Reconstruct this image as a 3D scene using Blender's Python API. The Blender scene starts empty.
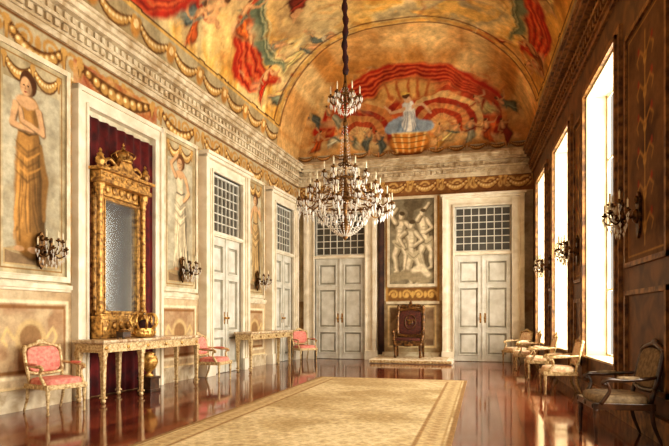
import bpy, math, random
import numpy as np
from mathutils import Vector, Matrix, Quaternion
random.seed(4)
scene=bpy.context.scene
COL=scene.collection
rng=np.random.RandomState(7)

# ------------------------------------------------------------------ colours
def lin(c):
    o=[]
    for v in c[:3]:
        v=v/255.0
        o.append(v/12.92 if v<=0.04045 else ((v+0.055)/1.055)**2.4)
    return np.array(o)
def new_mat(name):
    m=bpy.data.materials.new(name); m.use_nodes=True
    nt=m.node_tree; b=nt.nodes['Principled BSDF']
    return m,nt,b
def mat(name,c1,c2=None,rough=.5,metal=0,scale=8,bump=0,spec=.5,trans=0,coat=0,lo=.35,hi=.65,distort=0):
    m,nt,b=new_mat(name)
    b.inputs['Roughness'].default_value=rough
    b.inputs['Metallic'].default_value=metal
    b.inputs['Specular IOR Level'].default_value=spec
    b.inputs['Transmission Weight'].default_value=trans
    b.inputs['Coat Weight'].default_value=coat
    if c2 is None: c2=tuple(v*.75 for v in c1)
    tc=nt.nodes.new('ShaderNodeTexCoord')
    n=nt.nodes.new('ShaderNodeTexNoise'); n.inputs['Scale'].default_value=scale; n.inputs['Detail'].default_value=5
    n.inputs['Distortion'].default_value=distort
    r=nt.nodes.new('ShaderNodeValToRGB')
    r.color_ramp.elements[0].position=lo; r.color_ramp.elements[1].position=hi
    r.color_ramp.elements[0].color=(*lin(c2),1); r.color_ramp.elements[1].color=(*lin(c1),1)
    nt.links.new(tc.outputs['Object'],n.inputs['Vector'])
    nt.links.new(n.outputs['Fac'],r.inputs['Fac'])
    nt.links.new(r.outputs['Color'],b.inputs['Base Color'])
    if bump:
        bp=nt.nodes.new('ShaderNodeBump'); bp.inputs['Strength'].default_value=bump; bp.inputs['Distance'].default_value=.02
        nt.links.new(n.outputs['Fac'],bp.inputs['Height']); nt.links.new(bp.outputs['Normal'],b.inputs['Normal'])
    return m
def painted(name,rough=.6,nscale=14,amt=.35,bump=.15):
    m,nt,b=new_mat(name)
    a=nt.nodes.new('ShaderNodeAttribute'); a.attribute_name='Col'
    tc=nt.nodes.new('ShaderNodeTexCoord')
    n=nt.nodes.new('ShaderNodeTexNoise'); n.inputs['Scale'].default_value=nscale; n.inputs['Detail'].default_value=8; n.inputs['Roughness'].default_value=.75
    r=nt.nodes.new('ShaderNodeValToRGB')
    r.color_ramp.elements[0].position=.34; r.color_ramp.elements[1].position=.64
    r.color_ramp.elements[0].color=(1-amt,1-amt*1.1,1-amt*1.2,1); r.color_ramp.elements[1].color=(1.14,1.12,1.08,1)
    mx=nt.nodes.new('ShaderNodeMix'); mx.data_type='RGBA'; mx.blend_type='MULTIPLY'; mx.inputs[0].default_value=1
    nt.links.new(tc.outputs['Object'],n.inputs['Vector']); nt.links.new(n.outputs['Fac'],r.inputs['Fac'])
    nt.links.new(a.outputs['Color'],mx.inputs[6]); nt.links.new(r.outputs['Color'],mx.inputs[7])
    nt.links.new(mx.outputs[2],b.inputs['Base Color'])
    b.inputs['Roughness'].default_value=rough; b.inputs['Specular IOR Level'].default_value=.15
    if bump:
        bp=nt.nodes.new('ShaderNodeBump'); bp.inputs['Strength'].default_value=bump; bp.inputs['Distance'].default_value=.02
        nt.links.new(n.outputs['Fac'],bp.inputs['Height']); nt.links.new(bp.outputs['Normal'],b.inputs['Normal'])
    return m

GOLD=mat('aged_gilded_wood',(212,164,90),(104,68,30),rough=.38,metal=.5,scale=14,bump=.3,lo=.34,hi=.62)
GOLDP=mat('gilt_paint',(224,200,152),(160,124,74),rough=.45,metal=.15,scale=25,bump=.2)
GOLDB=mat('bright_gilding',(222,178,98),(140,94,40),rough=.36,metal=.5,scale=18)
BRONZE=mat('dark_bronze',(128,92,50),(48,32,18),rough=.35,metal=.7,scale=20)
BRASS=mat('aged_brass',(150,110,60),(66,44,24),rough=.32,metal=.7,scale=18)
CREAM=mat('cream_painted_wood',(226,214,186),(196,178,144),rough=.45,scale=5)
CREAM2=mat('cream_marble',(220,206,176),(172,148,112),rough=.4,scale=3,distort=1.2)
DOORF=mat('pale_stone_door_surround',(236,226,204),(212,198,170),rough=.4,scale=2.2,distort=1)
DOORM=mat('grey_white_door_paint',(216,212,198),(192,186,168),rough=.4,scale=4)
DOORI=mat('door_groove_shade_grey',(172,166,148),(142,136,118),rough=.42,scale=4)  # darker than the leaf: groove shade put into the panel colour for depth
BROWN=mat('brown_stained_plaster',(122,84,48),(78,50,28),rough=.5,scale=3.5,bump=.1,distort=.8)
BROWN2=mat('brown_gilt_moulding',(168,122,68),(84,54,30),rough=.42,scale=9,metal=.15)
DARKW=mat('dark_walnut',(84,54,32),(38,24,14),rough=.28,scale=9,coat=.3)
THRW=mat('carved_gilt_walnut',(140,98,50),(52,32,16),rough=.35,scale=14,metal=.35,bump=.3)
REDF=mat('soft_pink_damask',(208,112,100),(224,156,136),rough=.75,scale=20,lo=.35,hi=.65)
ROSEF=mat('cream_peach_damask',(232,208,172),(214,172,134),rough=.75,scale=26,lo=.42,hi=.56)
DARKF=mat('beige_brown_damask',(150,128,96),(110,90,66),rough=.8,scale=20)
THRF=mat('throne_brown_red_damask',(100,46,28),(58,28,18),rough=.8,scale=20)
DRAPE=mat('dark_red_velvet',(104,20,18),(56,9,11),rough=.85,scale=5)
CORD=mat('dark_cord_velvet',(70,20,16),(34,10,9),rough=.85,scale=5)
DRAPEB=mat('dark_brown_velvet',(74,44,28),(44,26,18),rough=.85,scale=5)
CANDLE=mat('ivory_wax',(236,226,196),(214,198,160),rough=.5,scale=9)
CRYST=mat('crystal',(255,252,244),(236,226,208),rough=.05,scale=3,spec=1,trans=.35)
MARBLE=mat('tabletop_marble',(226,208,172),(160,124,90),rough=.2,scale=5,distort=2)
WHITEW=mat('cream_window_paint',(214,196,158),(186,164,124),rough=.5,scale=3)
RUGP=mat('pale_dais_cloth',(222,206,172),(176,140,100),rough=.9,scale=12,lo=.42,hi=.56)
PAINT=painted('fresco_paint',nscale=5,amt=.3)
PAINTW=painted('painted_wall_plaster',nscale=6,amt=.25)
PAINTC=painted('carpet_wool',rough=.95,nscale=16,amt=.4,bump=.4)
def glassmat():
    m,nt,b=new_mat('dark_pane_glass')
    n=nt.nodes.new('ShaderNodeTexNoise'); n.inputs['Scale'].default_value=3
    r=nt.nodes.new('ShaderNodeValToRGB'); r.color_ramp.elements[0].color=(.03,.03,.025,1); r.color_ramp.elements[1].color=(.12,.105,.08,1)
    nt.links.new(n.outputs['Fac'],r.inputs['Fac']); nt.links.new(r.outputs['Color'],b.inputs['Base Color'])
    b.inputs['Roughness'].default_value=.15
    return m
PANE=glassmat()
def mirrormat():
    m,nt,b=new_mat('silvered_mirror')
    n=nt.nodes.new('ShaderNodeTexNoise'); n.inputs['Scale'].default_value=2
    r=nt.nodes.new('ShaderNodeValToRGB'); r.color_ramp.elements[0].color=(.46,.51,.54,1); r.color_ramp.elements[1].color=(.66,.72,.74,1)
    nt.links.new(n.outputs['Fac'],r.inputs['Fac']); nt.links.new(r.outputs['Color'],b.inputs['Base Color'])
    b.inputs['Roughness'].default_value=.1; b.inputs['Metallic'].default_value=.9
    return m
MIRROR=mirrormat()
def floormat():
    m,nt,b=new_mat('polished_red_floor')
    tc=nt.nodes.new('ShaderNodeTexCoord')
    mp=nt.nodes.new('ShaderNodeMapping'); mp.inputs['Rotation'].default_value=(0,0,math.radians(90))
    br=nt.nodes.new('ShaderNodeTexBrick'); br.inputs['Scale'].default_value=1
    br.inputs['Brick Width'].default_value=2.2; br.inputs['Row Height'].default_value=.24
    br.inputs['Mortar Size'].default_value=.006
    br.inputs['Color1'].default_value=(.32,.085,.036,1); br.inputs['Color2'].default_value=(.15,.036,.018,1); br.inputs['Mortar'].default_value=(.03,.01,.007,1)
    n=nt.nodes.new('ShaderNodeTexNoise'); n.inputs['Scale'].default_value=3; n.inputs['Detail'].default_value=6
    mx=nt.nodes.new('ShaderNodeMix'); mx.data_type='RGBA'; mx.blend_type='MULTIPLY'; mx.inputs[0].default_value=.6
    nt.links.new(tc.outputs['Object'],mp.inputs['Vector']); nt.links.new(mp.outputs['Vector'],br.inputs['Vector'])
    nt.links.new(tc.outputs['Object'],n.inputs['Vector'])
    nt.links.new(br.outputs['Color'],mx.inputs[6]); nt.links.new(n.outputs['Fac'],mx.inputs[7])
    nt.links.new(mx.outputs[2],b.inputs['Base Color'])
    rr=nt.nodes.new('ShaderNodeMapRange'); rr.inputs['To Min'].default_value=.03; rr.inputs['To Max'].default_value=.13
    nt.links.new(n.outputs['Fac'],rr.inputs['Value']); nt.links.new(rr.outputs['Result'],b.inputs['Roughness'])
    bp=nt.nodes.new('ShaderNodeBump'); bp.inputs['Strength'].default_value=.06; bp.inputs['Distance'].default_value=.01
    nt.links.new(br.outputs['Fac'],bp.inputs['Height']); bp.invert=True
    nt.links.new(bp.outputs['Normal'],b.inputs['Normal'])
    b.inputs['IOR'].default_value=1.52
    b.inputs['Specular Tint'].default_value=(1,.84,.68,1)
    return m
FLOOR=floormat()

# ------------------------------------------------------------------ mesh builder
def cr(pts,n=6):
    P=[Vector(p) for p in pts]; out=[]
    Q=[P[0]*2-P[1]]+P+[P[-1]*2-P[-2]]
    for i in range(1,len(Q)-2):
        a,b,c,d=Q[i-1],Q[i],Q[i+1],Q[i+2]
        for k in range(n):
            t=k/n
            out.append(.5*((2*b)+(c-a)*t+(2*a-5*b+4*c-d)*t*t+(3*b-a-3*c+d)*t**3))
    out.append(P[-1]); return out
class MB:
    def __init__(s): s.v=[];s.f=[];s.sm=[]
    def add(s,vs,fs,sm=False):
        o=len(s.v); s.v+=[tuple(v) for v in vs]; s.f+=[[i+o for i in f] for f in fs]; s.sm+=[sm]*len(fs)
    def box(s,cx,cy,cz,sx,sy,sz,top=1.0):
        v=[]
        for z,k in ((-1,1),(1,top)):
            for x,y in ((-1,-1),(1,-1),(1,1),(-1,1)):
                v.append((cx+x*sx/2*k,cy+y*sy/2*k,cz+z*sz/2))
        s.add(v,[(3,2,1,0),(4,5,6,7),(0,1,5,4),(1,2,6,5),(2,3,7,6),(3,0,4,7)]); return s
    def bx(s,x0,x1,y0,y1,z0,z1): return s.box((x0+x1)/2,(y0+y1)/2,(z0+z1)/2,abs(x1-x0),abs(y1-y0),abs(z1-z0))
    def ring(s,x0,x1,z0,z1,w,y0,y1):
        s.bx(x0,x0+w,y0,y1,z0,z1); s.bx(x1-w,x1,y0,y1,z0,z1)
        s.bx(x0+w,x1-w,y0,y1,z0,z0+w); s.bx(x0+w,x1-w,y0,y1,z1-w,z1); return s
    def lathe(s,prof,cx=0,cy=0,cz=0,n=16,sx=1,sy=1):
        v=[];f=[]
        for r,z in prof:
            for k in range(n):
                a=2*math.pi*k/n; v.append((cx+r*sx*math.cos(a),cy+r*sy*math.sin(a),cz+z))
        for i in range(len(prof)-1):
            for k in range(n):
                k2=(k+1)%n; f.append((i*n+k,i*n+k2,(i+1)*n+k2,(i+1)*n+k))
        f.append(tuple(range(n-1,-1,-1))); f.append(tuple((len(prof)-1)*n+k for k in range(n)))
        s.add(v,f,True); return s
    def tube(s,pts,r,n=8,closed=False,flat=1.0):
        P=[Vector(p) for p in pts]; m=len(P)
        if not hasattr(r,'__len__'): r=[r]*m
        if len(r)!=m: r=list(np.interp(np.linspace(0,1,m),np.linspace(0,1,len(r)),r))
        T=[]
        for i in range(m):
            a=P[(i-1)%m] if closed or i>0 else P[i]; b=P[(i+1)%m] if closed or i<m-1 else P[i]
            t=(b-a); T.append(t.normalized() if t.length>1e-9 else Vector((0,0,1)))
        u=T[0].orthogonal().normalized(); v=[];f=[]
        for i in range(m):
            if i>0:
                q=T[i-1].rotation_difference(T[i]); u=q@u
            w=T[i].cross(u).normalized()
            for k in range(n):
                a=2*math.pi*k/n
                v.append(P[i]+(u*math.cos(a)+w*math.sin(a)*flat)*r[i])
        for i in range(m if closed else m-1):
            j=(i+1)%m
            for k in range(n):
                k2=(k+1)%n; f.append((i*n+k,i*n+k2,j*n+k2,j*n+k))
        if not closed:
            f.append(tuple(range(n-1,-1,-1))); f.append(tuple((m-1)*n+k for k in range(n)))
        s.add(v,f,True); return s
    def sq(s,c,r,e=1.0,nu=16,nv=10,M=None):
        def pw(x,e): return math.copysign(abs(x)**e,x)
        v=[];f=[]
        for j in range(nv+1):
            p=-math.pi/2+math.pi*j/nv
            for i in range(nu):
                a=2*math.pi*i/nu
                q=Vector((r[0]*pw(math.cos(p),e)*pw(math.cos(a),e),r[1]*pw(math.cos(p),e)*pw(math.sin(a),e),r[2]*pw(math.sin(p),e)))
                if M is not None: q=M@q
                v.append(q+Vector(c))
        for j in range(nv):
            for i in range(nu):
                i2=(i+1)%nu; f.append((j*nu+i,j*nu+i2,(j+1)*nu+i2,(j+1)*nu+i))
        s.add(v,f,True); return s
    def ball(s,c,r,nu=10,nv=7):
        if not hasattr(r,'__len__'): r=(r,r,r)
        return s.sq(c,r,1.0,nu,nv)
    def octa(s,c,w,h):
        x,y,z=c; v=[(x+w,y,z),(x,y+w,z),(x-w,y,z),(x,y-w,z),(x,y,z+h*.5),(x,y,z-h)]
        s.add(v,[(0,1,4),(1,2,4),(2,3,4),(3,0,4),(1,0,5),(2,1,5),(3,2,5),(0,3,5)]); return s
    def prism(s,poly,y0,y1):
        n=len(poly); v=[(x,y0,z) for x,z in poly]+[(x,y1,z) for x,z in poly]
        f=[tuple(range(n)),tuple(range(2*n-1,n-1,-1))]+[((i+1)%n,i,i+n,(i+1)%n+n) for i in range(n)]
        s.add(v,f); return s
    def mesh(s,name,m):
        me=bpy.data.meshes.new(name); me.from_pydata(s.v,[],s.f); me.materials.append(m)
        me.polygons.foreach_set('use_smooth',s.sm); me.update(); return me
    def obj(s,name,m,parent=None,bevel=0,label=None):
        o=bpy.data.objects.new(name,s.mesh(name,m)); COL.objects.link(o)
        if parent is not None: o.parent=parent
        if bevel:
            b=o.modifiers.new('bevel','BEVEL'); b.width=bevel; b.segments=2; b.limit_method='ANGLE'; b.angle_limit=math.radians(50)
        if label: o['label']=label
        return o
def meta(o,label,cat,group=None,kind=None):
    o['label']=label; o['category']=cat
    if group: o['group']=group
    if kind: o['kind']=kind
    return o
def thing(name,label,cat,group=None):
    e=bpy.data.objects.new(name,None); e.empty_display_size=.1; COL.objects.link(e)
    return meta(e,label,cat,group)
def put(o,loc,rz=0):
    o.location=loc; o.rotation_euler=(0,0,rz); return o
def dup(root,loc,rz,label=None):
    n=root.copy(); COL.objects.link(n); put(n,loc,rz)
    if label: n['label']=label
    def rec(src,dst):
        for c in list(src.children):
            k=c.copy(); k.parent=dst; COL.objects.link(k); rec(c,k)
    rec(root,n); return n

# ------------------------------------------------------------------ room frame
YF=17.9; ZC=6.5; YB=-1.0
RL=math.radians(87.35); RR=-math.radians(88.0)
def xl(y): return -6+.0462*(y-YF)
def xr(y): return 2.1165-.035*y
def L(y,n=0,z=0): return (xl(y)+n,y,z)
def R(y,n=0,z=0): return (xr(y)-n,y,z)
def F(x,n=0,z=0): return (x,YF-n,z)

# ------------------------------------------------------------------ painting
TAB=rng.rand(64,64)
def vn(x,y,sd=0):
    x=x+sd*7.3; y=y+sd*3.7
    xi=np.floor(x).astype(int); yi=np.floor(y).astype(int); fx=x-xi; fy=y-yi
    fx=fx*fx*(3-2*fx); fy=fy*fy*(3-2*fy)
    a=TAB[xi%64,yi%64]; b=TAB[(xi+1)%64,yi%64]; c=TAB[xi%64,(yi+1)%64]; d=TAB[(xi+1)%64,(yi+1)%64]
    return (a*(1-fx)+b*fx)*(1-fy)+(c*(1-fx)+d*fx)*fy
def fbm(x,y,o=4,sd=0):
    s=0;a=.5;t=0
    for k in range(o):
        s=s+a*vn(x,y,sd+k); t+=a; a*=.5; x=x*2.03; y=y*2.03
    return s/t
class Cv:
    def __init__(s,X,Z,base):
        s.X=X;s.Z=Z; s.C=np.ones(X.shape+(3,))*lin(base); s.x=None; s.M=None
    @classmethod
    def flat(cls,w,h,res,base,x0=0,z0=0):
        nx=int(w/res)+2; nz=int(h/res)+2
        x=np.linspace(x0,x0+w,nx); z=np.linspace(z0,z0+h,nz); X,Z=np.meshgrid(x,z)
        c=cls(X,Z,base); c.x=x;c.z=z; c.X0=X; c.Z0=Z; return c
    def warp(s,amp,sc,sd=0):
        X,Z=s.X,s.Z
        s.X=X+(fbm(X*sc,Z*sc,3,sd)-.5)*2*amp; s.Z=Z+(fbm(X*sc,Z*sc,3,sd+9)-.5)*2*amp
    def win(s,x0,z0,x1,z1):
        if s.x is None: return (slice(None),slice(None))
        e=.1
        i0,i1=np.searchsorted(s.x,[x0-e,x1+e]); j0,j1=np.searchsorted(s.z,[z0-e,z1+e])
        return (slice(max(j0-1,0),j1+1),slice(max(i0-1,0),i1+1))
    def mix(s,w,m,col):
        if s.M is not None: m=m*s.M[w]
        m=m[...,None]; c=lin(col) if not isinstance(col,np.ndarray) else col
        s.C[w]=s.C[w]*(1-m)+c*m
    def ell(s,cx,cz,rx,rz,col,rot=0,soft=.15,a=1):
        R_=max(rx,rz)*1.3; w=s.win(cx-R_,cz-R_,cx+R_,cz+R_)
        X=s.X[w]-cx; Z=s.Z[w]-cz; c_,s_=math.cos(rot),math.sin(rot)
        u=(X*c_+Z*s_)/rx; v=(-X*s_+Z*c_)/rz
        d=np.sqrt(u*u+v*v); s.mix(w,np.clip((1-d)/soft+.5,0,1)*a,col)
    def line(s,pts,r,col,soft=.02,a=1):
        if not hasattr(r,'__len__'): r=[r]*len(pts)
        p=np.array(pts,float); R_=max(r)+soft
        w=s.win(p[:,0].min()-R_,p[:,1].min()-R_,p[:,0].max()+R_,p[:,1].max()+R_)
        X=s.X[w];Z=s.Z[w]; m=np.zeros(X.shape)
        for i in range(len(p)-1):
            ax,az=p[i]; bx,bz=p[i+1]; dx,dz=bx-ax,bz-az; L2=dx*dx+dz*dz+1e-9
            t=np.clip(((X-ax)*dx+(Z-az)*dz)/L2,0,1)
            d=np.hypot(X-ax-t*dx,Z-az-t*dz); rr=r[i]+(r[i+1]-r[i])*t
            m=np.maximum(m,np.clip((rr-d)/soft+.5,0,1))
        s.mix(w,m*a,col)
    def rect(s,x0,z0,x1,z1,col,a=1):
        w=s.win(x0,z0,x1,z1); X=s.X[w];Z=s.Z[w]
        m=((X>=x0)&(X<=x1)&(Z>=z0)&(Z<=z1)).astype(float); s.mix(w,m*a,col)
    def frame(s,x0,z0,x1,z1,wd,col,a=1):
        s.rect(x0,z0,x1,z0+wd,col,a); s.rect(x0,z1-wd,x1,z1,col,a); s.rect(x0,z0,x0+wd,z1,col,a); s.rect(x1-wd,z0,x1,z1,col,a)
    def mott(s,x0,z0,x1,z1,ca,cb,sc=3,sd=0,a=1):
        w=s.win(x0,z0,x1,z1); X=s.X[w];Z=s.Z[w]
        n=fbm(X*sc+fbm(X*sc,Z*sc,3,sd+9)*2,Z*sc,5,sd); n=np.clip((n-.35)/.3,0,1)[...,None]
        col=lin(ca)*n+lin(cb)*(1-n)
        m=((X>=x0)&(X<=x1)&(Z>=z0)&(Z<=z1)).astype(float)*a
        if s.M is not None: m=m*s.M[w]
        m=m[...,None]; s.C[w]=s.C[w]*(1-m)+col*m
    def swag(s,x0,x1,z,drop,r,col,dark=(96,60,26)):
        n=11; P=[]
        for k in range(n):
            t=k/(n-1); P.append((x0+(x1-x0)*t,z-drop*4*t*(1-t)))
        s.line(P,[r*(.7+1.3*math.sin(math.pi*k/(n-1))) for k in range(n)],dark,soft=.02)
        for k,(a,b) in enumerate(P):
            rr=r*(.5+.8*math.sin(math.pi*k/(n-1)))
            s.ell(a,b,rr,rr,col,soft=.4)
            s.ell(a-rr*.3,b+rr*.3,rr*.4,rr*.4,(240,218,164),soft=.7)
        for a in (x0,x1):
            s.line([(a,z),(a,z-drop*.9)],[r*.9,r*.4],dark,soft=.02); s.line([(a,z),(a,z-drop*.9)],[r*.6,r*.2],col,soft=.03); s.ell(a,z,r,r,col)
    def scroll(s,x0,x1,z,h,col,r=.025):
        n=max(1,int((x1-x0)/(h*1.1))); st=(x1-x0)/n
        for k in range(n):
            cx=x0+st*(k+.5); P=[]
            for j in range(14):
                a=j*.62+ (0 if k%2 else math.pi); rad=h*.42*(1-j/16); P.append((cx+rad*math.cos(a),z+rad*math.sin(a)*(1 if k%2 else -1)))
            s.line(P,r,col,soft=.02); s.ell(cx,z,h*.12,h*.12,col)
            s.ell(cx+st*.5,z,h*.14,h*.3,col,soft=.3)
    def verts(s,xy=False):
        z=np.zeros(s.X.size)
        return np.stack([s.X0.ravel(),s.Z0.ravel(),z],1) if xy else np.stack([s.X0.ravel(),z,s.Z0.ravel()],1)
def grid_obj(name,V,C,m,shape,flip=False,box=None,smooth=True,parent=None):
    nz,nx=shape; idx=np.arange(nz*nx).reshape(nz,nx)
    a=idx[:-1,:-1].ravel();b=idx[:-1,1:].ravel();c=idx[1:,1:].ravel();d=idx[1:,:-1].ravel()
    Fc=np.stack([a,b,c,d],1)
    if flip: Fc=Fc[:,::-1]
    V=V.tolist(); Fl=Fc.tolist(); Cc=C.reshape(-1,3)
    if box:
        t=MB(); t.bx(*box); o=len(V); V+= [list(v) for v in t.v]; Fl+=[[i+o for i in f] for f in t.f]
        Cc=np.vstack([Cc,np.repeat(Cc.mean(0)[None],8,0)])
    me=bpy.data.meshes.new(name); me.from_pydata(V,[],Fl); me.materials.append(m)
    at=me.color_attributes.new('Col','FLOAT_COLOR','POINT')
    rgba=np.ones((len(V),4),dtype=np.float32); rgba[:,:3]=np.clip(Cc,0,1); at.data.foreach_set('color',rgba.ravel())
    if smooth: me.polygons.foreach_set('use_smooth',[True]*len(Fl))
    me.update(); o=bpy.data.objects.new(name,me); COL.objects.link(o)
    if parent is not None: o.parent=parent
    return o

GC=(190,148,84)
# ---- left wall
c=Cv.flat(YF-YB,ZC,.026,(200,190,162),x0=YB)
c.mott(YB,0,YF,ZC,(216,208,184),(184,170,140),1.6,1)
c.mott(YB,0,YF,1.8,(186,160,124),(206,186,152),2.2,2)
c.rect(YB,0,YF,.32,(150,120,84)); c.rect(YB,.3,YF,.34,(226,206,164))
for a,b in ((2.5,4.3),(4.5,6.0),(6.15,7.65),(10.15,11.5),(13.95,15.15)):
    c.mott(a,.45,b,1.62,(168,134,100),(194,170,134),3,3); c.frame(a,.45,b,1.62,.06,(228,214,180)); c.frame(a+.09,.54,b-.09,1.53,.03,(140,100,60))
    c.ell((a+b)/2,1.05,.28,.28,(200,172,124)); c.ell((a+b)/2,1.05,.2,.2,(150,116,78))
    for s_ in (-1,1):
        c.line([((a+b)/2+s_*.3,1.05),((a+b)/2+s_*.42,1.2),((a+b)/2+s_*.5,1.05),((a+b)/2+s_*.42,.95)],.022,(214,186,130))
c.rect(YB,5.25,YF,5.75,(180,166,134)); c.scroll(YB,YF,5.5,.42,(176,134,74),.03)
c.rect(YB,5.22,YF,5.27,(222,204,160)); c.rect(YB,5.2,YF,5.22,(110,80,46)); c.rect(YB,5.7,YF,5.75,(120,82,44))
for a,b in ((3.5,4.9),(5.1,7.65),(7.8,10),(10.05,11.55),(11.7,13.8),(13.95,15.2),(15.3,17.4)):
    n=2 if b-a>1.9 else 1; st=(b-a)/n
    for k in range(n): c.swag(a+st*k+.1,a+st*(k+1)-.1,5.62,.34,.07,GC)
for y in (5.2,6.12,7.66,10.08,11.52,13.88,15.2,17.5):
    c.line([(y,1.9),(y,5.2)],.05,(164,136,92)); 
    for z in np.arange(2.1,5.2,.22): c.ell(y,z,.07,.09,GC,soft=.5)
c.mott(7.75,5.14,10,5.6,(160,84,52),(200,154,96),4,5,.8); c.swag(7.9,9.85,5.55,.2,.08,GC)
o=grid_obj('wall_left',c.verts()-np.array([YB,0,0]),c.C,PAINTW,c.X.shape,box=(0,YF-YB,.01,.3,0,ZC))
put(o,L(YB),RL); meta(o,'painted plaster wall with marbled dado and gold garlands','wall',kind='structure')
# ---- far wall
x0,x1=-6.05,1.55
c=Cv.flat(x1-x0,ZC,.03,(200,188,158),x0=x0)
c.mott(x0,0,x1,ZC,(204,192,164),(166,148,116),1.6,4)
c.mott(x0,0,x1,1.9,(190,172,138),(150,124,90),3,2)
c.rect(x0,5.25,x1,5.78,(140,98,58)); c.scroll(x0,x1,5.52,.46,(206,170,106),.03); c.rect(x0,5.22,x1,5.27,(226,210,172)); c.rect(x0,5.75,x1,5.79,(110,74,42))
for a in np.arange(x0+.1,x1-.7,.95): c.swag(a,a+.8,5.72,.28,.055,(200,160,94),(110,60,34))
c.rect(-3.0,1.9,-1.3,2.32,(132,94,52)); c.scroll(-2.95,-1.35,2.1,.36,(206,168,98),.03)
c.frame(-2.95,.4,-1.4,1.75,.05,(226,206,160)); c.mott(-2.85,.5,-1.5,1.65,(126,100,74),(166,140,106),3,8)
for x in (-2.98,-1.34): c.line([(x,1.9),(x,5.2)],.04,GC)
o=grid_obj('wall_far',c.verts()-np.array([x0,0,0]),c.C,PAINTW,c.X.shape,box=(0,x1-x0,.01,.3,0,ZC))
put(o,(x0,YF,0),0); meta(o,'cream and gold painted end wall with ornamental frieze','wall',kind='structure')
# ---- right wall with window holes
WIN=[(1.2,3.2),(4.3,6.2),(8.4,10.4),(11.8,13.7),(14.95,16.6)]; WB,WT,TH=.68,5.15,.36  # first two windows are out of view, added with their lamps for light
def rbox(mb,y0,y1,n0,n1,z0,z1):
    v=[]
    for z in (z0,z1):
        for y,n in ((y0,n0),(y1,n0),(y1,n1),(y0,n1)): v.append((xr(y)-n,y,z))
    mb.add(v,[(0,1,2,3),(7,6,5,4),(1,0,4,5),(2,1,5,6),(3,2,6,7),(0,3,7,4)])
mb=MB(); prev=YB
for a,b in WIN:
    rbox(mb,prev,a,-TH,0,0,ZC); rbox(mb,a,b,-TH,0,0,WB); rbox(mb,a,b,-TH,0,WT,ZC); prev=b
rbox(mb,prev,YF+.1,-TH,0,0,ZC)
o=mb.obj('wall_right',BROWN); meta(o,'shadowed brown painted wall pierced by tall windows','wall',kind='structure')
for i,(a,b) in enumerate(WIN):
    mb=MB(); t=.03
    rbox(mb,a,a+t,-TH,0.02,WB,WT); rbox(mb,b-t,b,-TH,0.02,WB,WT); rbox(mb,a+t,b-t,-TH,0.02,WT-t,WT); rbox(mb,a+t,b-t,-TH,.06,WB,WB+t)
    a2,b2=a+t,b-t; z0,z1=WB+t,WT-t; n0,n1=-.34,-.3
    for u,v in ((a2,a2+.05),(b2-.05,b2),((a2+b2)/2-.03,(a2+b2)/2+.03)): rbox(mb,u,v,n0,n1,z0,z1)
    for z in (z0,z0+1.1,z0+2.2,z0+3.3,z1-.05): rbox(mb,a2,b2,n0+.01,n1-.01,z,z+.03)
    o=mb.obj('window_%d'%(i+1),WHITEW); meta(o,'tall white casement window in a deep pale reveal','window',kind='structure')
    mb=MB(); w=.16
    rbox(mb,a-w,a,0,.05,0.3,WT+w); rbox(mb,b,b+w,0,.05,0.3,WT+w); rbox(mb,a,b,0,.05,WT,WT+w)
    rbox(mb,a-w*.4,a,.05,.08,0.3,WT+w*.4); rbox(mb,b,b+w*.4,.05,.08,0.3,WT+w*.4); rbox(mb,a-w*.4,b+w*.4,.05,.08,WT,WT+w*.4)
    cas=mb.obj('window_casing',BROWN2,parent=o)
mb=MB(); piers=[(6.5,8.05),(10.75,11.45),(14.05,14.6)]
for a,b in piers:
    for z0,z1 in ((.5,1.7),(2.0,5.0)):
        rbox(mb,a,b,0,.04,z0,z0+.06); rbox(mb,a,b,0,.04,z1-.06,z1); rbox(mb,a,a+.06,0,.04,z0,z1); rbox(mb,b-.06,b,0,.04,z0,z1)
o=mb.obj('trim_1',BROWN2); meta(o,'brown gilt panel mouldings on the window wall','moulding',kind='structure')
# painted pier panels with candelabra ornament
for (a,b) in piers:
    w_,h_=b-a-.14,2.86
    c=Cv.flat(w_,h_,.02,(104,72,44),x0=-w_/2); c.mott(-w_/2,0,w_/2,h_,(120,86,54),(78,52,32),2,4); c.frame(-w_/2+.05,.05,w_/2-.05,h_-.05,.02,(170,130,72))
    c.line([(0,.15),(0,h_-.2)],.018,(178,138,78))
    for z in np.arange(.35,h_-.2,.4):
        c.ell(0,z,.06,.08,(190,150,86),soft=.3)
        for s_ in (-1,1):
            e=min(.3,w_*.36); c.line([(0,z),(s_*e*.6,z+.14),(s_*e,z+.05),(s_*e*.8,z-.05)],[.02,.018,.016,.01],(170,128,70),soft=.02); c.ell(s_*e*.8,z+.16,.035,.05,(150,62,40),soft=.4)
    o=grid_obj('painted_pier_panel',c.verts(),c.C,PAINTW,c.X.shape); put(o,R((a+b)/2,.012,2.07),RR); meta(o,'dark brown painted grotesque panel between windows','painting','window pier painted panels')
# ---- floor
mb=MB(); mb.bx(-7.3,2.7,YB-1,YF+.3,-.2,0); o=mb.obj('floor',FLOOR); meta(o,'polished dark red plank floor','floor',kind='structure')

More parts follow.
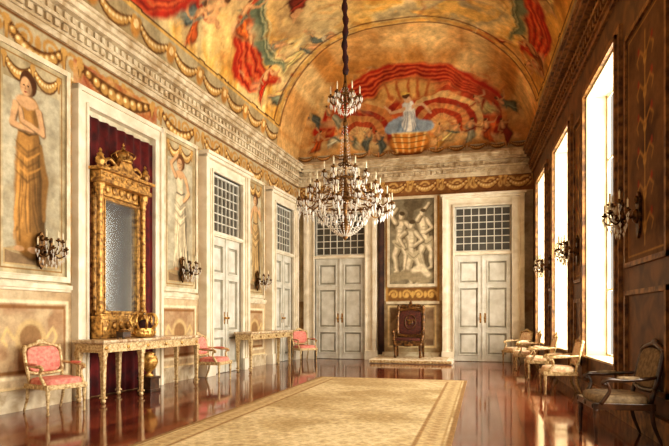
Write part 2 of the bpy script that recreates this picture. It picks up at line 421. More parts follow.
# ---- cornices
def cornice(name,L_,m,z=5.75,dn=.17):
    mb=MB()
    for n,a,b in ((.05,0,.09),(.09,.09,.13),(.07,.13,.25),(.15,.25,.31),(.08,.31,.46),(.2,.46,.53),(.27,.53,.62),(.32,.62,.67),(.2,.67,.76)):
        mb.bx(0,L_,-n,0,z+a,z+b)
    k=dn/2
    while k<L_:
        mb.bx(k,k+dn*.55,-.12,-.07,z+.14,z+.24)
        mb.bx(k+.02,k+dn*.5,-.12,-.08,z+.34,z+.44); k+=dn
    o=mb.obj(name,m); meta(o,'carved dentil cornice running under the vault','cornice',kind='structure'); return o
put(cornice('trim_2',YF-YB,CREAM2),L(YB),RL)
put(cornice('trim_3',7.55,CREAM2),(-6.03,YF,0),0)
put(cornice('trim_4',YF-YB,BROWN2),R(YF),RR)
def runs(name,segs,fn,rot,m,prof,lab,cat):
    mb=MB(); base=segs[0][0]
    for a,b in segs:
        for n,z0,z1 in prof: mb.bx(a-base,b-base,-n,0,z0,z1)
    o=mb.obj(name,m); put(o,fn(base),rot); meta(o,lab,cat,kind='structure')
segL=[(YB,7.66),(10.08,11.5),(13.9,15.2)]
runs('baseboard_left',segL,L,RL,CREAM2,[(.05,0,.26),(.07,.26,.31)],'cream marble skirting','baseboard')
runs('trim_5',segL,L,RL,CREAM,[(.04,1.76,1.8),(.07,1.8,1.87)],'cream dado rail moulding','moulding')
runs('baseboard_far',[(-3.28,-1.3)],F,0,CREAM2,[(.05,0,.26)],'cream marble skirting','baseboard')
runs('trim_6',[(-3.0,-1.3)],F,0,CREAM,[(.05,1.8,1.88)],'cream dado rail moulding','moulding')
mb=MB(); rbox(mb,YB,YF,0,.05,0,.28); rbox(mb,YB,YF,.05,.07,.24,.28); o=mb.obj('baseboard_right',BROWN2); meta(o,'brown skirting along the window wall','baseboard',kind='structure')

# ---- ceiling
RC,HC=3.35,2.55
ph=np.linspace(0,math.pi/2,150); dd=RC*(1-np.cos(ph))
py=np.concatenate([YF-RC*(1-np.cos(np.linspace(0,math.pi/2,210))),np.arange(YF-RC-.035,YB-.035,-.035)])
rows=[];
for y in py:
    a,b=xl(y),xr(y); rows.append(np.concatenate([a+dd,np.linspace(a+RC,b-RC,34)[1:-1],(b-dd)[::-1]]))
X=np.array(rows); Y=np.repeat(py[:,None],X.shape[1],1)
dl=X-(-6+.0462*(Y-YF)); dr=(2.1165-.035*Y)-X; df=YF-Y
d=np.minimum(np.minimum(dl,dr),df); dc=np.clip(d,0,RC)
Zc=ZC+HC*np.sqrt(np.clip(1-(1-dc/RC)**2,0,1))
phi=np.degrees(np.arccos(np.clip(1-dc/RC,-1,1)))*.05
isf=(df<=dl)&(df<=dr); isl=(dl<df)&(dl<=dr); isr=(~isl)&(~isf)
Q=phi+np.maximum(d-RC,0)
pal=[(128,80,36),(176,120,54),(206,150,70),(226,176,88),(236,204,134),(208,184,132),(178,158,116),(228,182,98)]
n=fbm(X*.8+fbm(X*.8,Y*.8,3,3)*2.4,Y*.65+Zc*.6+fbm(Y,X,3,5)*1.7,5,2); n=np.clip((n-.2)/.56,0,.999)*(len(pal)-1)
i=n.astype(int); fr=(n-i)[...,None]; PL=np.array([lin(p) for p in pal])
base=PL[i]*(1-fr)+PL[np.minimum(i+1,len(pal)-1)]*fr
robes=[(178,54,28),(200,96,40),(136,54,34),(122,126,100),(224,206,162),(104,110,98),(198,148,74),(218,182,118),(154,150,122),(144,88,42)]
def shade(col,k): return tuple(min(255,v*k) for v in col)
def local(cv,x,z,r,fn):
    m=(np.abs(cv.X-x)<r)&(np.abs(cv.Z-z)<r)&(cv.M>0)
    if not m.any(): return
    t=Cv(cv.X[m][None],cv.Z[m][None],(0,0,0)); t.C=cv.C[m][None].copy(); t.M=cv.M[m][None]
    fn(t); cv.C[m]=t.C[0]
def group(cv,x,z,k,rr):
    def fn(t):
        col=robes[rr.randint(len(robes))]; col2=robes[rr.randint(len(robes))]
        th=rr.uniform(-1.1,1.1); dx,dz=math.sin(th)*k,math.cos(th)*k; nx,nz=dz,-dx
        s_=rr.choice([-1,1]); 
        t.ell(x-dx*.4,z-dz*.5,.6*k,.25*k,(230,200,142),rr.uniform(-.5,.5),soft=.9,a=.6)
        t.ell(x-dx*.6+.1*k,z-dz*.7,.5*k,.16*k,(142,98,52),rr.uniform(-.5,.5),soft=.9,a=.5)
        t.line([(x-dx*.9-nx*.2*s_,z-dz*.9-nz*.2*s_),(x-dx*.45+nx*.15*s_,z-dz*.4+nz*.15*s_),(x,z),(x+dx*.3,z+dz*.3)],[.05*k,.2*k,.2*k,.14*k],shade(col,.6),soft=.08)
        t.line([(x-dx*.85-nx*.2*s_,z-dz*.85-nz*.2*s_),(x-dx*.4+nx*.12*s_,z-dz*.38+nz*.12*s_),(x,z),(x+dx*.3,z+dz*.3)],[.03*k,.14*k,.14*k,.1*k],col,soft=.08)
        for q in range(6):
            o=rr.uniform(-.15,.15)*k; t.line([(x-dx*.8+nx*o*2,z-dz*.8+nz*o*2),(x-dx*.4+nx*o*1.4,z-dz*.4+nz*o),(x+nx*o*.6,z+nz*o*.6)],[.01*k,.026*k,.012*k],shade(col,.5 if q%2 else 1.35),soft=.035,a=.65)
        t.line([(x-dx*.3-nx*.25,z-dz*.2-nz*.25),(x+nx*.1,z+nz*.1),(x+dx*.5+nx*.45*s_,z+dz*.3+nz*.45*s_)],[.04*k,.08*k,.02*k],col2,soft=.05,a=.9)
        t.line([(x-dx*.25-nx*.2,z-dz*.15-nz*.2),(x+nx*.14,z+nz*.14),(x+dx*.5+nx*.4*s_,z+dz*.32+nz*.4*s_)],[.012*k,.025*k,.01*k],shade(col2,.6),soft=.03,a=.8)
        sk=(210,158,106)
        t.line([(x+dx*.1,z+dz*.1),(x+dx*.33,z+dz*.33)],[.1*k,.13*k],shade(sk,.8),soft=.05)
        t.line([(x+dx*.12-nx*.03,z+dz*.12-nz*.03),(x+dx*.33-nx*.03,z+dz*.33-nz*.03)],[.07*k,.09*k],shade(sk,1.08),soft=.06)
        t.line([(x+dx*.33+nx*.12,z+dz*.33+nz*.12),(x+dx*.2+nx*.35,z+dz*.2+nz*.35),(x+dx*.45+nx*.55,z+dz*.45+nz*.55)],[.05*k,.042*k,.028*k],sk,soft=.03)
        t.line([(x+dx*.33-nx*.12,z+dz*.33-nz*.12),(x+dx*.05-nx*.3,z+dz*.05-nz*.3),(x-dx*.1-nx*.12,z-dz*.1-nz*.12)],[.05*k,.042*k,.028*k],shade(sk,.85),soft=.03)
        t.line([(x-dx*.75-nx*.2*s_,z-dz*.75-nz*.2*s_),(x-dx*1.05-nx*.24*s_,z-dz*1.05-nz*.24*s_)],[.05*k,.03*k],sk,soft=.03)
        t.ell(x+dx*.52,z+dz*.52,.08*k,.1*k,sk,soft=.35); t.ell(x+dx*.57-nx*.03,z+dz*.57-nz*.03,.08*k,.075*k,(100,64,34),soft=.5)
    local(cv,x,z,1.6*k,fn)
def strokes(cv,n,x0,x1,z0,z1,rr,pal_,a=.5,k=1):
    for _ in range(n):
        x=rr.uniform(x0,x1); z=rr.uniform(z0,z1); col=pal_[rr.randint(len(pal_))]; th=rr.uniform(0,math.pi); l=rr.uniform(.12,.45)*k; w_=rr.uniform(.02,.08)*k; bend=rr.uniform(-.2,.2)*k
        def fn(t): t.line([(x-math.cos(th)*l,z-math.sin(th)*l*.6),(x+bend,z+bend),(x+math.cos(th)*l,z+math.sin(th)*l*.6)],[w_*.3,w_,w_*.3],col,soft=.06,a=a)
        local(cv,x,z,l+.3*k,fn)
WX=(fbm(X*2.2,Y*2.2,4,4)-.5)*.5; WZ=(fbm(X*2.2,Y*2.2,4,14)-.5)*.42; wk=np.clip((Q-.75)/.3,0,1)
c=Cv(Y+WX*wk,Q+WZ*wk,(0,0,0)); c.C=base
mut=[(214,160,80),(230,196,126),(170,114,54),(232,206,150),(136,88,44),(204,146,70),(196,172,118),(176,74,38),(122,120,90)]
def redswag(cv,y,z,k=1):
    def fn(t):
        t.line([(y-1.9*k,z+1.5*k),(y-1.1*k,z+.5*k),(y-.1*k,z-.3*k),(y+.9*k,z-.35*k),(y+1.7*k,z+.1*k)],[.12*k,.42*k,.55*k,.4*k,.08*k],(176,46,24),soft=.12)
        for q in range(14):
            o=(-.5+.075*q)*k; t.line([(y-1.8*k,z+1.4*k+o*.25),(y-1.0*k,z+.5*k+o*.9),(y+.0*k,z-.28*k+o),(y+.9*k,z-.33*k+o*.75),(y+1.5*k,z+.05+o*.2)],[.01,.03*k,.035*k,.03*k,.01],((220,94,48),(96,22,14),(192,64,34),(226,128,70))[q%4],soft=.05,a=.65)
        t.line([(y-2.1*k,z+1.8*k),(y-1.3*k,z+1.05*k),(y-.4*k,z+.5*k),(y+.7*k,z+.35*k),(y+1.6*k,z+.5*k)],[.05,.17*k,.2*k,.16*k,.04],(116,124,94),soft=.1)
        for q in range(4):
            o=(-.12+.08*q)*k; t.line([(y-1.9*k,z+1.7*k+o*.5),(y-1.1*k,z+1.0*k+o),(y+.3*k,z+.48*k+o),(y+1.3*k,z+.5*k+o*.5)],[.01,.022*k,.022*k,.01],(196,186,136) if q%2 else (76,82,58),soft=.04,a=.7)
    local(cv,y,z+.5*k,2.6*k,fn)
def cove(mask,seed):
    rr=np.random.RandomState(seed); c.M=mask.astype(float)
    for k in range(20):
        y=rr.uniform(2,17)
        c.ell(y,rr.uniform(1.6,4.2),rr.uniform(.7,1.4),rr.uniform(.35,.7),((238,206,138),(200,178,130),(226,176,92))[k%3],rr.uniform(-.4,.4),soft=.9,a=.6)
    strokes(c,260,3,17,.9,4.4,rr,mut,.38)
    for k in range(26): group(c,rr.uniform(2,16.8),rr.uniform(1.2,4.3),rr.uniform(.6,1.05),rr)
    for y,k in ((4.6,1.1),(8.4,1.2),(13.2,.85)): redswag(c,y,1.7,k)
    for k in range(9): group(c,(5.2,6.6,7.4,9.4,10.8,12.0,14.2,15.2,16.0)[k],(2.7,2.0,1.35,2.6,1.5,2.3,1.5,2.2,1.5)[k],.75,rr)
    strokes(c,100,3,17,.9,3.0,rr,mut,.3,.6)
    c.rect(YB,0,YF,.72,(172,156,120)); c.mott(YB,0,YF,.72,(188,172,134),(148,126,86),2,6,.6)
    for y in np.arange(YB,YF,1.15):
        c.swag(y,y+1.0,.58,.26,.07,GC); c.ell(y-.07,.42,.14,.2,(180,130,66),soft=.4); c.ell(y-.07,.5,.07,.09,(232,200,142))
    c.rect(YB,.72,YF,.78,(206,166,92)); c.rect(YB,.78,YF,.81,(90,56,28)); c.rect(YB,0,YF,.07,(220,200,154))
cove(isl,11); cove(isr,12)
E=np.sqrt(((X+2.25)/4.7)**2+((YF-Y)/3.5)**2)+(WX)*.03; xc=-2.25
c2=Cv(X+WX*wk*.6,Q+WZ*wk*.6,(0,0,0)); c2.C=c.C
inn=np.clip((.97-E)/.02,0,1)*((isf)|(Y>YF-3.5))
m=inn[...,None]
qq=fbm(X*1.1+fbm(X,Q,3,1)*1.8,Q*1.1,5,8)[...,None]; qq=np.clip((qq-.3)/.4,0,1)
c2.C=c2.C*(1-m)+(lin((238,202,138))*qq+lin((200,140,70))*(1-qq))*m
rr=np.random.RandomState(3)
c2.M=(isf&(E>=.97)).astype(float); strokes(c2,100,-6,1.5,1,4.5,rr,mut,.4)
for k in range(12): group(c2,rr.uniform(-5.6,1.2),rr.uniform(2.8,4.4),rr.uniform(.6,.9),rr)
c2.M=inn*isf
full=(slice(None),slice(None))
def arcs(cx,cz,r0,r1,cols,a_=.95):
    r=np.hypot((c2.X-cx),(c2.Z-cz)*1.15); ang=np.arctan2(c2.Z-cz,c2.X-cx)
    nb=len(cols); fold=.5+.5*np.sin(ang*26+r*4)
    for k,cc in enumerate(cols):
        a=r0+(r1-r0)*k/nb; b=r0+(r1-r0)*(k+1)/nb
        mm=np.clip((r-a)/.03+.5,0,1)*np.clip((b-r)/.03+.5,0,1)*(ang>-.35)*(ang<math.pi+.35)
        c2.mix(full,mm*a_,cc); c2.mix(full,mm*fold*.35,shade(cc,.55))
arcs(xc+1.05,.95,.3,1.95,[(228,168,104),(188,64,32),(222,150,86),(176,48,24),(234,190,124),(194,70,34),(222,112,56),(168,42,22),(226,152,84)])
arcs(xc-1.6,.8,.25,1.35,[(232,188,124),(194,78,40),(220,148,82),(176,50,28),(216,138,74)])
strokes(c2,120,xc-3.4,xc+3.4,.4,3.0,rr,[(186,66,34),(228,186,116),(206,112,54),(236,208,150),(142,60,32),(162,152,118),(210,154,78),(112,112,88)],.4,.7)
c2.line([(xc-3.0,1.1),(xc-1.8,2.2),(xc-.4,2.75),(xc+1.2,2.65),(xc+2.9,1.5)],[.14,.3,.36,.3,.14],(178,50,26),soft=.1)
for q in range(10):
    o=-.32+.07*q; c2.line([(xc-2.8,1.15+o*.3),(xc-1.6,2.2+o),(xc-.2,2.74+o),(xc+1.2,2.6+o),(xc+2.7,1.55+o*.3)],[.01,.022,.026,.022,.01],(226,120,62) if q%2 else (104,26,16),soft=.05,a=.65)
c2.ell(xc+.1,2.2,.8,.33,(220,170,96),soft=.6)
for a in (-.5,-.25,0,.25,.5): c2.line([(xc+.1+a,1.95),(xc+.1+a*1.3,2.5)],[.05,.03],(186,104,52),soft=.05)
c2.rect(-9,0,3,.3,(190,178,148)); 
for a in np.arange(-6,1.4,.62): c2.swag(a,a+.55,.28,.12,.035,(184,134,74))
for k,(a,b) in enumerate(((-2.3,.7),(-1.8,.62),(-1.3,.66),(-.95,.55),(.95,.6),(1.4,.66),(1.9,.7),(2.4,.65),(2.9,.6),(-3.0,.7),(-3.2,1.5),(2.9,1.4),(-2.4,1.5),(2.2,1.45))): group(c2,xc+a,b+.12,.56,rr)
c2.ell(xc,.5,.66,.45,(124,74,34),soft=.2)
c2.ell(xc,.53,.6,.37,(222,148,66),soft=.25)
for a in (-.45,-.22,0,.22,.45): c2.line([(xc+a*.85,.2),(xc+a*1.15,.85)],.03,(242,204,130),soft=.04)
for z in (.36,.56,.74): c2.line([(xc-.52,z),(xc,z-.06),(xc+.52,z)],.015,(124,76,36),soft=.03)
c2.ell(xc,.9,.62,.09,(236,202,136),soft=.3)
c2.line([(xc-.6,.98),(xc-.1,1.16),(xc+.55,1.02)],[.14,.28,.18],(162,178,188),soft=.06)
c2.line([(xc,1.15),(xc+.02,1.7)],[.25,.16],(238,234,220),soft=.05)
for a,b_ in ((-.24,-.12),(-.15,-.08),(-.08,-.03),(.08,.04),(.15,.08),(.22,.13)): c2.line([(xc+a*1.5,.94),(xc+b_,1.5)],[.03,.012],(110,130,146),soft=.035,a=.7)
c2.line([(xc-.12,1.62),(xc-.45,1.5),(xc-.65,1.75)],[.055,.045,.035],(224,180,134),soft=.03)
c2.line([(xc+.14,1.62),(xc+.46,1.66),(xc+.68,1.4)],[.055,.045,.035],(224,180,134),soft=.03)
c2.ell(xc+.02,1.9,.1,.13,(228,184,140),soft=.3); c2.ell(xc+.02,2.01,.11,.075,(104,64,34),soft=.35); c2.ell(xc+.02,2.08,.13,.035,(230,188,94))
c2.M=None
g=np.clip(1-np.abs(E-.995)/.032,0,1)*(Q>.8); c2.mix(full,np.clip(g*1.5,0,1)*.85,(212,164,86))
g=np.clip(1-np.abs(E-.955)/.012,0,1)*(Q>.8); c2.mix(full,np.clip(g*2,0,1)*.8,(110,66,30))
g=np.clip(1-np.abs(E-1.035)/.012,0,1)*(Q>.8); c2.mix(full,np.clip(g*2,0,1)*.8,(110,66,30))
fine=fbm(X*5+Y*2,Y*5+Zc*4,4,6)[...,None]; big=fbm(X*.9,Y*.9+Zc,3,16)[...,None]
c2.C=c2.C*(.8+.36*np.clip((fine-.25)/.5,0,1))*(.8+.32*np.clip((big-.3)/.4,0,1))
V=np.stack([X.ravel(),Y.ravel(),Zc.ravel()],1)
o=grid_obj('ceiling',V,c2.C,PAINT,X.shape); meta(o,'coved vault covered with a red and gold fresco','ceiling',kind='structure')
# ------------------------------------------------------------------ doors
def door(i,w,lab,hz=3.3,ht=4.8,fw=.34):
    mb=MB(); W=w/2
    for sx in (-1,1):
        a,b=sorted((sx*W,sx*(W+fw))); mb.bx(a,b,-.14,0,0,ht+fw)
        a,b=sorted((sx*(W+fw-.09),sx*(W+fw+.03))); mb.bx(a,b,-.22,0,0,ht+fw)
        a,b=sorted((sx*(W+fw-.13),sx*(W+fw-.09))); mb.bx(a,b,-.18,0,0,ht+fw-.09)
        a,b=sorted((sx*W,sx*(W+.05))); mb.bx(a,b,-.2,0,0,ht)
        a,b=sorted((sx*(W+.05),sx*(W+.09))); mb.bx(a,b,-.165,0,0,ht+.05)
        a,b=sorted((sx*(W-.0),sx*(W+fw+.05))); mb.bx(a,b,-.25,0,0,.3)
    mb.bx(-W,W,-.14,0,ht,ht+fw); mb.bx(-W-.05,W+.05,-.2,0,ht,ht+.06); mb.bx(-W-fw-.03,W+fw+.03,-.24,0,ht+fw-.09,ht+fw-.02); mb.bx(-W-fw-.08,W+fw+.08,-.3,0,ht+fw-.02,ht+fw+.05)
    mb.bx(-W,W,-.17,0,hz,hz+.1); mb.bx(-W,W,-.2,0,hz+.03,hz+.07)
    root=mb.obj('door_%d'%i,DOORF,bevel=.006); meta(root,lab,'door',kind='structure')
    for sx in (-1,1):
        lb=MB(); lw=W-.006; x0_=0.006 if sx>0 else -lw; x1_=lw if sx>0 else -.006
        lb.bx(x0_,x1_,-.03,-.004,.01,hz)
        P=((.2,.9),(1.03,2.3),(2.43,3.12)); sw=.12
        lb.bx(x0_,x0_+sw,-.085,-.03,.01,hz); lb.bx(x1_-sw,x1_,-.085,-.03,.01,hz)
        zz=[.01]+[q for p in P for q in p]+[hz]
        for k in range(0,8,2): lb.bx(x0_+sw,x1_-sw,-.085,-.03,zz[k],zz[k+1])
        for z0,z1 in P: lb.ring(x0_+sw-.01,x1_-sw+.01,z0-.01,z1+.01,.035,-.105,-.03)
        if sx<0: lb.bx(-.035,.03,-.11,-.08,.01,hz)
        leaf=lb.obj('door_leaf',DOORM,parent=root,bevel=.004)
        for z0,z1 in P:
            pb=MB(); pb.bx(x0_+sw+.026,x1_-sw-.026,-.04,-.03,z0+.026,z1-.026); pb.obj('panel',DOORI,parent=leaf)
        pb=MB(); 
        for z0,z1 in P: pb.bx(x0_+sw+.08,x1_-sw-.08,-.06,-.04,z0+.08,z1-.08)
        pb.obj('raised_field',DOORM,parent=leaf,bevel=.008)
        hb=MB(); hb.ball((sx*.07,-.14,1.35),.03); hb.tube([(sx*.07,-.085,1.35),(sx*.07,-.14,1.35)],.012,8); hb.bx(sx*.07-.025,sx*.07+.025,-.095,-.086,1.2,1.5); hb.obj('handle',GOLD,parent=leaf)
    pb=MB(); pb.bx(-W,W,-.02,-.005,hz+.1,ht); tr=pb.obj('transom_pane',PANE,parent=root)
    gb=MB(); n=7; r=6
    gb.ring(-W,W,hz+.1,ht,.05,-.06,-.02)
    for k in range(1,n):
        x=-W+.05+(w-.1)*k/n; gb.bx(x-.013,x+.013,-.05,-.02,hz+.15,ht-.05)
    for k in range(1,r):
        z=hz+.15+(ht-hz-.2)*k/r; gb.bx(-W+.05,W-.05,-.048,-.021,z-.013,z+.013)
    gb.obj('muntin_grid',DOORM,parent=root)
    return root
put(door(1,1.7,'grey-white panelled double door with gridded transom'),F(.02),0)
put(door(2,1.7,'grey-white panelled double door behind the chandelier'),F(-4.52),0)
put(door(3,1.5,'panelled double door between painted ladies'),L(12.7),RL)
put(door(4,1.42,'panelled double door near the room corner'),L(16.33),RL)

# ------------------------------------------------------------------ murals
SK=(206,164,120)
def lady(c,cx,z0,H,dress,hair,pose=0):
    k=H/2.4; dark=shade(dress,.5); light=shade(dress,1.2); mid=shade(dress,.76)
    W_=1.0
    c.line([(cx+.05*k,z0+1.45*k),(cx+.07*k,z0+.8*k),(cx+.08*k,z0+.1*k)],[.18*k*W_,.23*k*W_,.25*k*W_],dark,soft=.045)
    c.line([(cx+.01*k,z0+1.45*k),(cx-.01*k,z0+.8*k),(cx+.02*k,z0+.1*k)],[.16*k*W_,.2*k*W_,.21*k*W_],mid,soft=.06)
    c.line([(cx-.04*k,z0+1.45*k),(cx-.08*k,z0+.8*k),(cx-.07*k,z0+.1*k)],[.11*k*W_,.13*k*W_,.13*k*W_],dress,soft=.08)
    c.line([(cx+.02*k,z0+1.93*k),(cx+.03*k,z0+1.7*k),(cx+.01*k,z0+1.42*k)],[.18*k,.155*k,.18*k],mid,soft=.03)
    c.line([(cx-.04*k,z0+1.93*k),(cx-.02*k,z0+1.7*k),(cx-.04*k,z0+1.42*k)],[.12*k,.1*k,.12*k],dress,soft=.06)
    rr=np.random.RandomState(int(abs(cx)*100+H*37+pose))
    for q in range(18):
        a=rr.uniform(-.22,.26); b=a*1.15+rr.uniform(-.05,.05); top=rr.uniform(.7,1.42); bot=rr.uniform(.03,.4)
        c.line([(cx+a*.6*k,z0+top*k),(cx+(a*.85+rr.uniform(-.04,.04))*k,z0+(top*.45+bot*.5)*k),(cx+b*k,z0+bot*k)],[.004*k,.014*k,.016*k],dark if q%2 else light,soft=.025,a=.6)
    for q in range(5):
        z=1.38-.1*q; c.line([(cx-.2*k,z0+(z+.06)*k),(cx,z0+(z-.06)*k),(cx+.24*k,z0+(z+.1)*k)],[.006*k,.02*k,.006*k],dark if q%2==0 else light,soft=.025,a=.6)
    c.line([(cx+.22*k,z0+1.45*k),(cx+.31*k,z0+1.0*k),(cx+.29*k,z0+.45*k)],[.03*k,.06*k,.03*k],mid,soft=.04)
    c.line([(cx-.14*k,z0+1.6*k),(cx+.02*k,z0+1.56*k),(cx+.15*k,z0+1.62*k)],.018*k,dark,soft=.02,a=.9)
    for s_ in (-.14,.1): c.ell(cx+s_*k,z0+.0*k,.09*k,.04*k,SK,soft=.3)
    c.line([(cx,z0+1.95*k),(cx,z0+2.12*k)],.055*k,shade(SK,.76),soft=.02)
    c.ell(cx,z0+2.0*k,.17*k,.085*k,SK,soft=.3)
    c.ell(cx+.02*k,z0+2.26*k,.145*k,.17*k,hair,soft=.12); c.ell(cx-.02*k,z0+2.21*k,.092*k,.122*k,SK,soft=.18); c.ell(cx+.04*k,z0+2.19*k,.04*k,.1*k,shade(SK,.7),soft=.8,a=.6)
    c.ell(cx-.052*k,z0+2.225*k,.018*k,.009*k,(66,42,26)); c.ell(cx+.018*k,z0+2.225*k,.018*k,.009*k,(66,42,26)); c.ell(cx-.022*k,z0+2.14*k,.025*k,.009*k,(148,74,56)); c.line([(cx-.02*k,z0+2.22*k),(cx-.027*k,z0+2.175*k)],.006*k,(150,106,72),soft=.012)
    S2=shade(SK,.62)
    if pose==0: A=[[(-.18,1.93),(-.25,1.66),(.08,1.64)],[(.19,1.93),(.26,1.64),(-.08,1.74),(-.12,1.9)]]
    elif pose==1: A=[[(-.18,1.95),(-.33,2.17),(-.1,2.4)],[(.19,1.95),(.32,1.65),(.12,1.45)]]
    else: A=[[(-.18,1.95),(-.3,1.62),(-.22,1.3)],[(.19,1.95),(.32,1.75),(.28,2.08)]]
    for P in A:
        w_=[.058*k,.05*k,.038*k,.03*k][:len(P)]
        c.line([(cx+(a+.012)*k,z0+(b-.014)*k) for a,b in P],w_,S2,soft=.02); c.line([(cx+(a-.004)*k,z0+b*k) for a,b in P],[v*.8 for v in w_],SK,soft=.025)
def mural(w,h,fn,label,loc,rz,fm=CREAM,bg=((196,182,148),(160,144,110)),res=.012,grp='tall painted wall panels'):
    t=thing('wall_painting',label,'painting',grp)
    c=Cv.flat(w,h,res,bg[0],x0=-w/2); c.mott(-w/2,0,w/2,h,bg[0],bg[1],1.8,rng.randint(20))
    fn(c); 
    f_=fbm(c.X0*9,c.Z0*9,4,rng.randint(20))[...,None]; c.C=c.C*(.88+.22*np.clip((f_-.25)/.5,0,1))
    o=grid_obj('painted_panel',c.verts(),c.C,PAINTW,c.X.shape,parent=t); o.location=(0,-.03,0)
    mb=MB(); mb.ring(-w/2-.07,w/2+.07,-.07,h+.07,.08,-.06,0); mb.ring(-w/2-.005,w/2+.005,-.005,h+.005,.025,-.07,-.06); mb.obj('picture_frame',fm,parent=t,bevel=.008)
    put(t,loc,rz); return t
def m1(w,h,lad):
    def f(c):
        c.frame(-w/2+.08,.08,w/2-.08,h-.08,.025,(150,116,68))
        c.mott(-w/2+.14,.14,w/2-.14,h-.45,(192,184,158),(156,144,116),2,4)
        c.swag(-w/2+.15,0,h-.15,.2,.05,GC); c.swag(0,w/2-.15,h-.15,.2,.05,GC)
        c.rect(-w/2+.14,.14,w/2-.14,.36,(142,118,88)); c.ell(0,.36,w*.36,.07,(176,156,120)); c.frame(-w/2+.14,.14,w/2-.14,.36,.02,(190,164,118))
        c.ell(.14,1.5,w*.28,1.2,(136,122,96),soft=.9,a=.45)
        c.warp(.025,3.5); lad(c)
    return f
mural(1.3,3.25,m1(1.3,3.25,lambda c: lady(c,-.1,.38,2.6,(176,130,70),(80,50,28),0)),'fresco of a standing woman in a golden gown, arms folded',L(6.9,0,1.98),RL)
mural(.95,3.25,m1(.95,3.25,lambda c: lady(c,.0,.38,2.5,(204,190,158),(84,54,32),2)),'fresco of a standing woman in a cream gown',L(5.6,0,1.98),RL)
mural(1.2,3.2,m1(1.2,3.2,lambda c: lady(c,.0,.42,2.45,(212,196,162),(104,66,36),1)),'fresco of a woman in pale robes with raised arm',L(10.8,0,1.98),RL)
mural(1.0,3.2,m1(1.0,3.2,lambda c: lady(c,.0,.42,2.4,(190,158,108),(92,58,32),2)),'fresco of a woman in ochre robes between doors',L(14.52,0,1.98),RL)
def grp(c):
    B=(160,146,118); D_=(88,74,52); Lt=(222,208,176)
    c.mott(-.75,0,.75,2.85,(142,132,108),(104,92,70),2.5,3); c.warp(.035,3.5)
    def limb(P,w_,k):
        c.line([(a+.018,b-.02) for a,b in P],[v*1.1 for v in w_],D_,soft=.04); c.line(P,w_,B,soft=.04); c.line([(a-.02*k,b+.015) for a,b in P],[v*.5 for v in w_],Lt,soft=.06)
    def man(x,z,k,lean,arm,legs=1):
        limb([(x,z),(x-.14*k,z-.45*k),(x-.04*k,z-.95*k),(x-.12*k,z-1.0*k)],[.14*k,.1*k,.06*k,.03*k],k)
        limb([(x+.06,z),(x+.24*k,z-.4*k),(x+.2*k,z-.92*k),(x+.12*k,z-.98*k)],[.14*k,.1*k,.06*k,.03*k],k)
        limb([(x,z),(x+lean*.5,z+.32*k),(x+lean,z+.6*k)],[.15*k,.15*k,.21*k],k)
        for q in range(3): c.line([(x+lean*.3-.06,z+(.2+.13*q)*k),(x+lean*.4+.08,z+(.2+.13*q)*k)],.01,D_,soft=.03,a=.5)
        limb([(x+lean-.17*k,z+.66*k)]+[(x+lean+a*k,z+b*k) for a,b in arm],[.08*k,.06*k,.045*k],k)
        limb([(x+lean+.17*k,z+.66*k),(x+lean+.36*k,z+.4*k),(x+lean+.12*k,z+.22*k)],[.08*k,.06*k,.04*k],k)
        c.ell(x+lean+.01,z+.9*k,.1*k,.13*k,B,soft=.3);c.ell(x+lean-.02,z+.89*k,.06*k,.09*k,Lt,soft=.6); c.ell(x+lean+.03,z+.98*k,.1*k,.07*k,D_,soft=.4)
        c.line([(x-.15*k,z+.02),(x+.02,z-.1*k),(x+.2*k,z+.04),(x+.3*k,z-.3*k)],[.07*k,.11*k,.07*k,.02*k],(190,176,144),soft=.05); c.line([(x-.12*k,z-.02),(x+.04,z-.14*k),(x+.22*k,z)],.014,D_,soft=.04,a=.7)
    man(-.42,1.35,.95,.08,((-.32,.9),(-.12,1.15)))
    man(.42,1.42,.95,-.1,((.05,.95),(.22,1.2)))
    man(.02,1.0,1.0,-.05,((-.38,.5),(-.2,.15)))
    c.line([(-.7,.2),(-.2,.32),(.4,.2),(.7,.28)],[.12,.16,.18,.1],(160,146,116),soft=.07)
    c.line([(.5,.3),(.3,.55),(.05,.45)],[.08,.12,.07],Lt,soft=.07)
mural(1.45,2.75,grp,'grisaille painting of grouped muscular figures above throne',F(-2.17,0,2.42),0,fm=CREAM,bg=((160,148,120),(124,112,86)))

# ------------------------------------------------------------------ drapes and mirror bay
def drape(w,h,label,loc,rz,m,name='wall_drape'):
    nx=int(w/.02)
    mb=MB(); v=[];f=[]
    for j in range(9):
        for i in range(nx+1):
            x=-w/2+w*i/nx; z=h*j/8
            v.append((x,-.05-.022*math.sin(i*.55+.15*math.sin(j))-.012*math.sin(i*.23+j*.1),z))
    for j in range(8):
        for i in range(nx):
            a=j*(nx+1)+i; f.append((a,a+1,a+nx+2,a+nx+1))
    mb.add(v,f,True); o=mb.obj(name,m); put(o,loc,rz); meta(o,label,'drape'); 
    s_=o.modifiers.new('thick','SOLIDIFY'); s_.thickness=.01
    return o
drape(1.84,4.75,'dark red velvet hanging behind the gilt mirror',L(8.87,.0,.02),RL,DRAPE)
drape(.2,4.85,'narrow dark brown velvet hanging beside the figure painting',F(-3.16,0,.17),0,DRAPEB)
mb=MB(); w=2.3
for sx in (-1,1):
    a,b=sorted((sx*.93,sx*1.15)); mb.bx(a,b,-.1,0,0,5.15); a,b=sorted((sx*1.09,sx*1.17)); mb.bx(a,b,-.14,0,0,5.17); a,b=sorted((sx*.91,sx*.96)); mb.bx(a,b,-.13,0,0,4.93)
mb.bx(-.93,.93,-.1,0,4.9,5.15); mb.bx(-1.17,1.17,-.14,0,5.09,5.17); mb.bx(-.93,.93,-.13,0,4.88,4.94)
o=mb.obj('trim_7',DOORF); put(o,L(8.87),RL); meta(o,'cream moulded surround of the mirror bay','moulding',kind='structure')
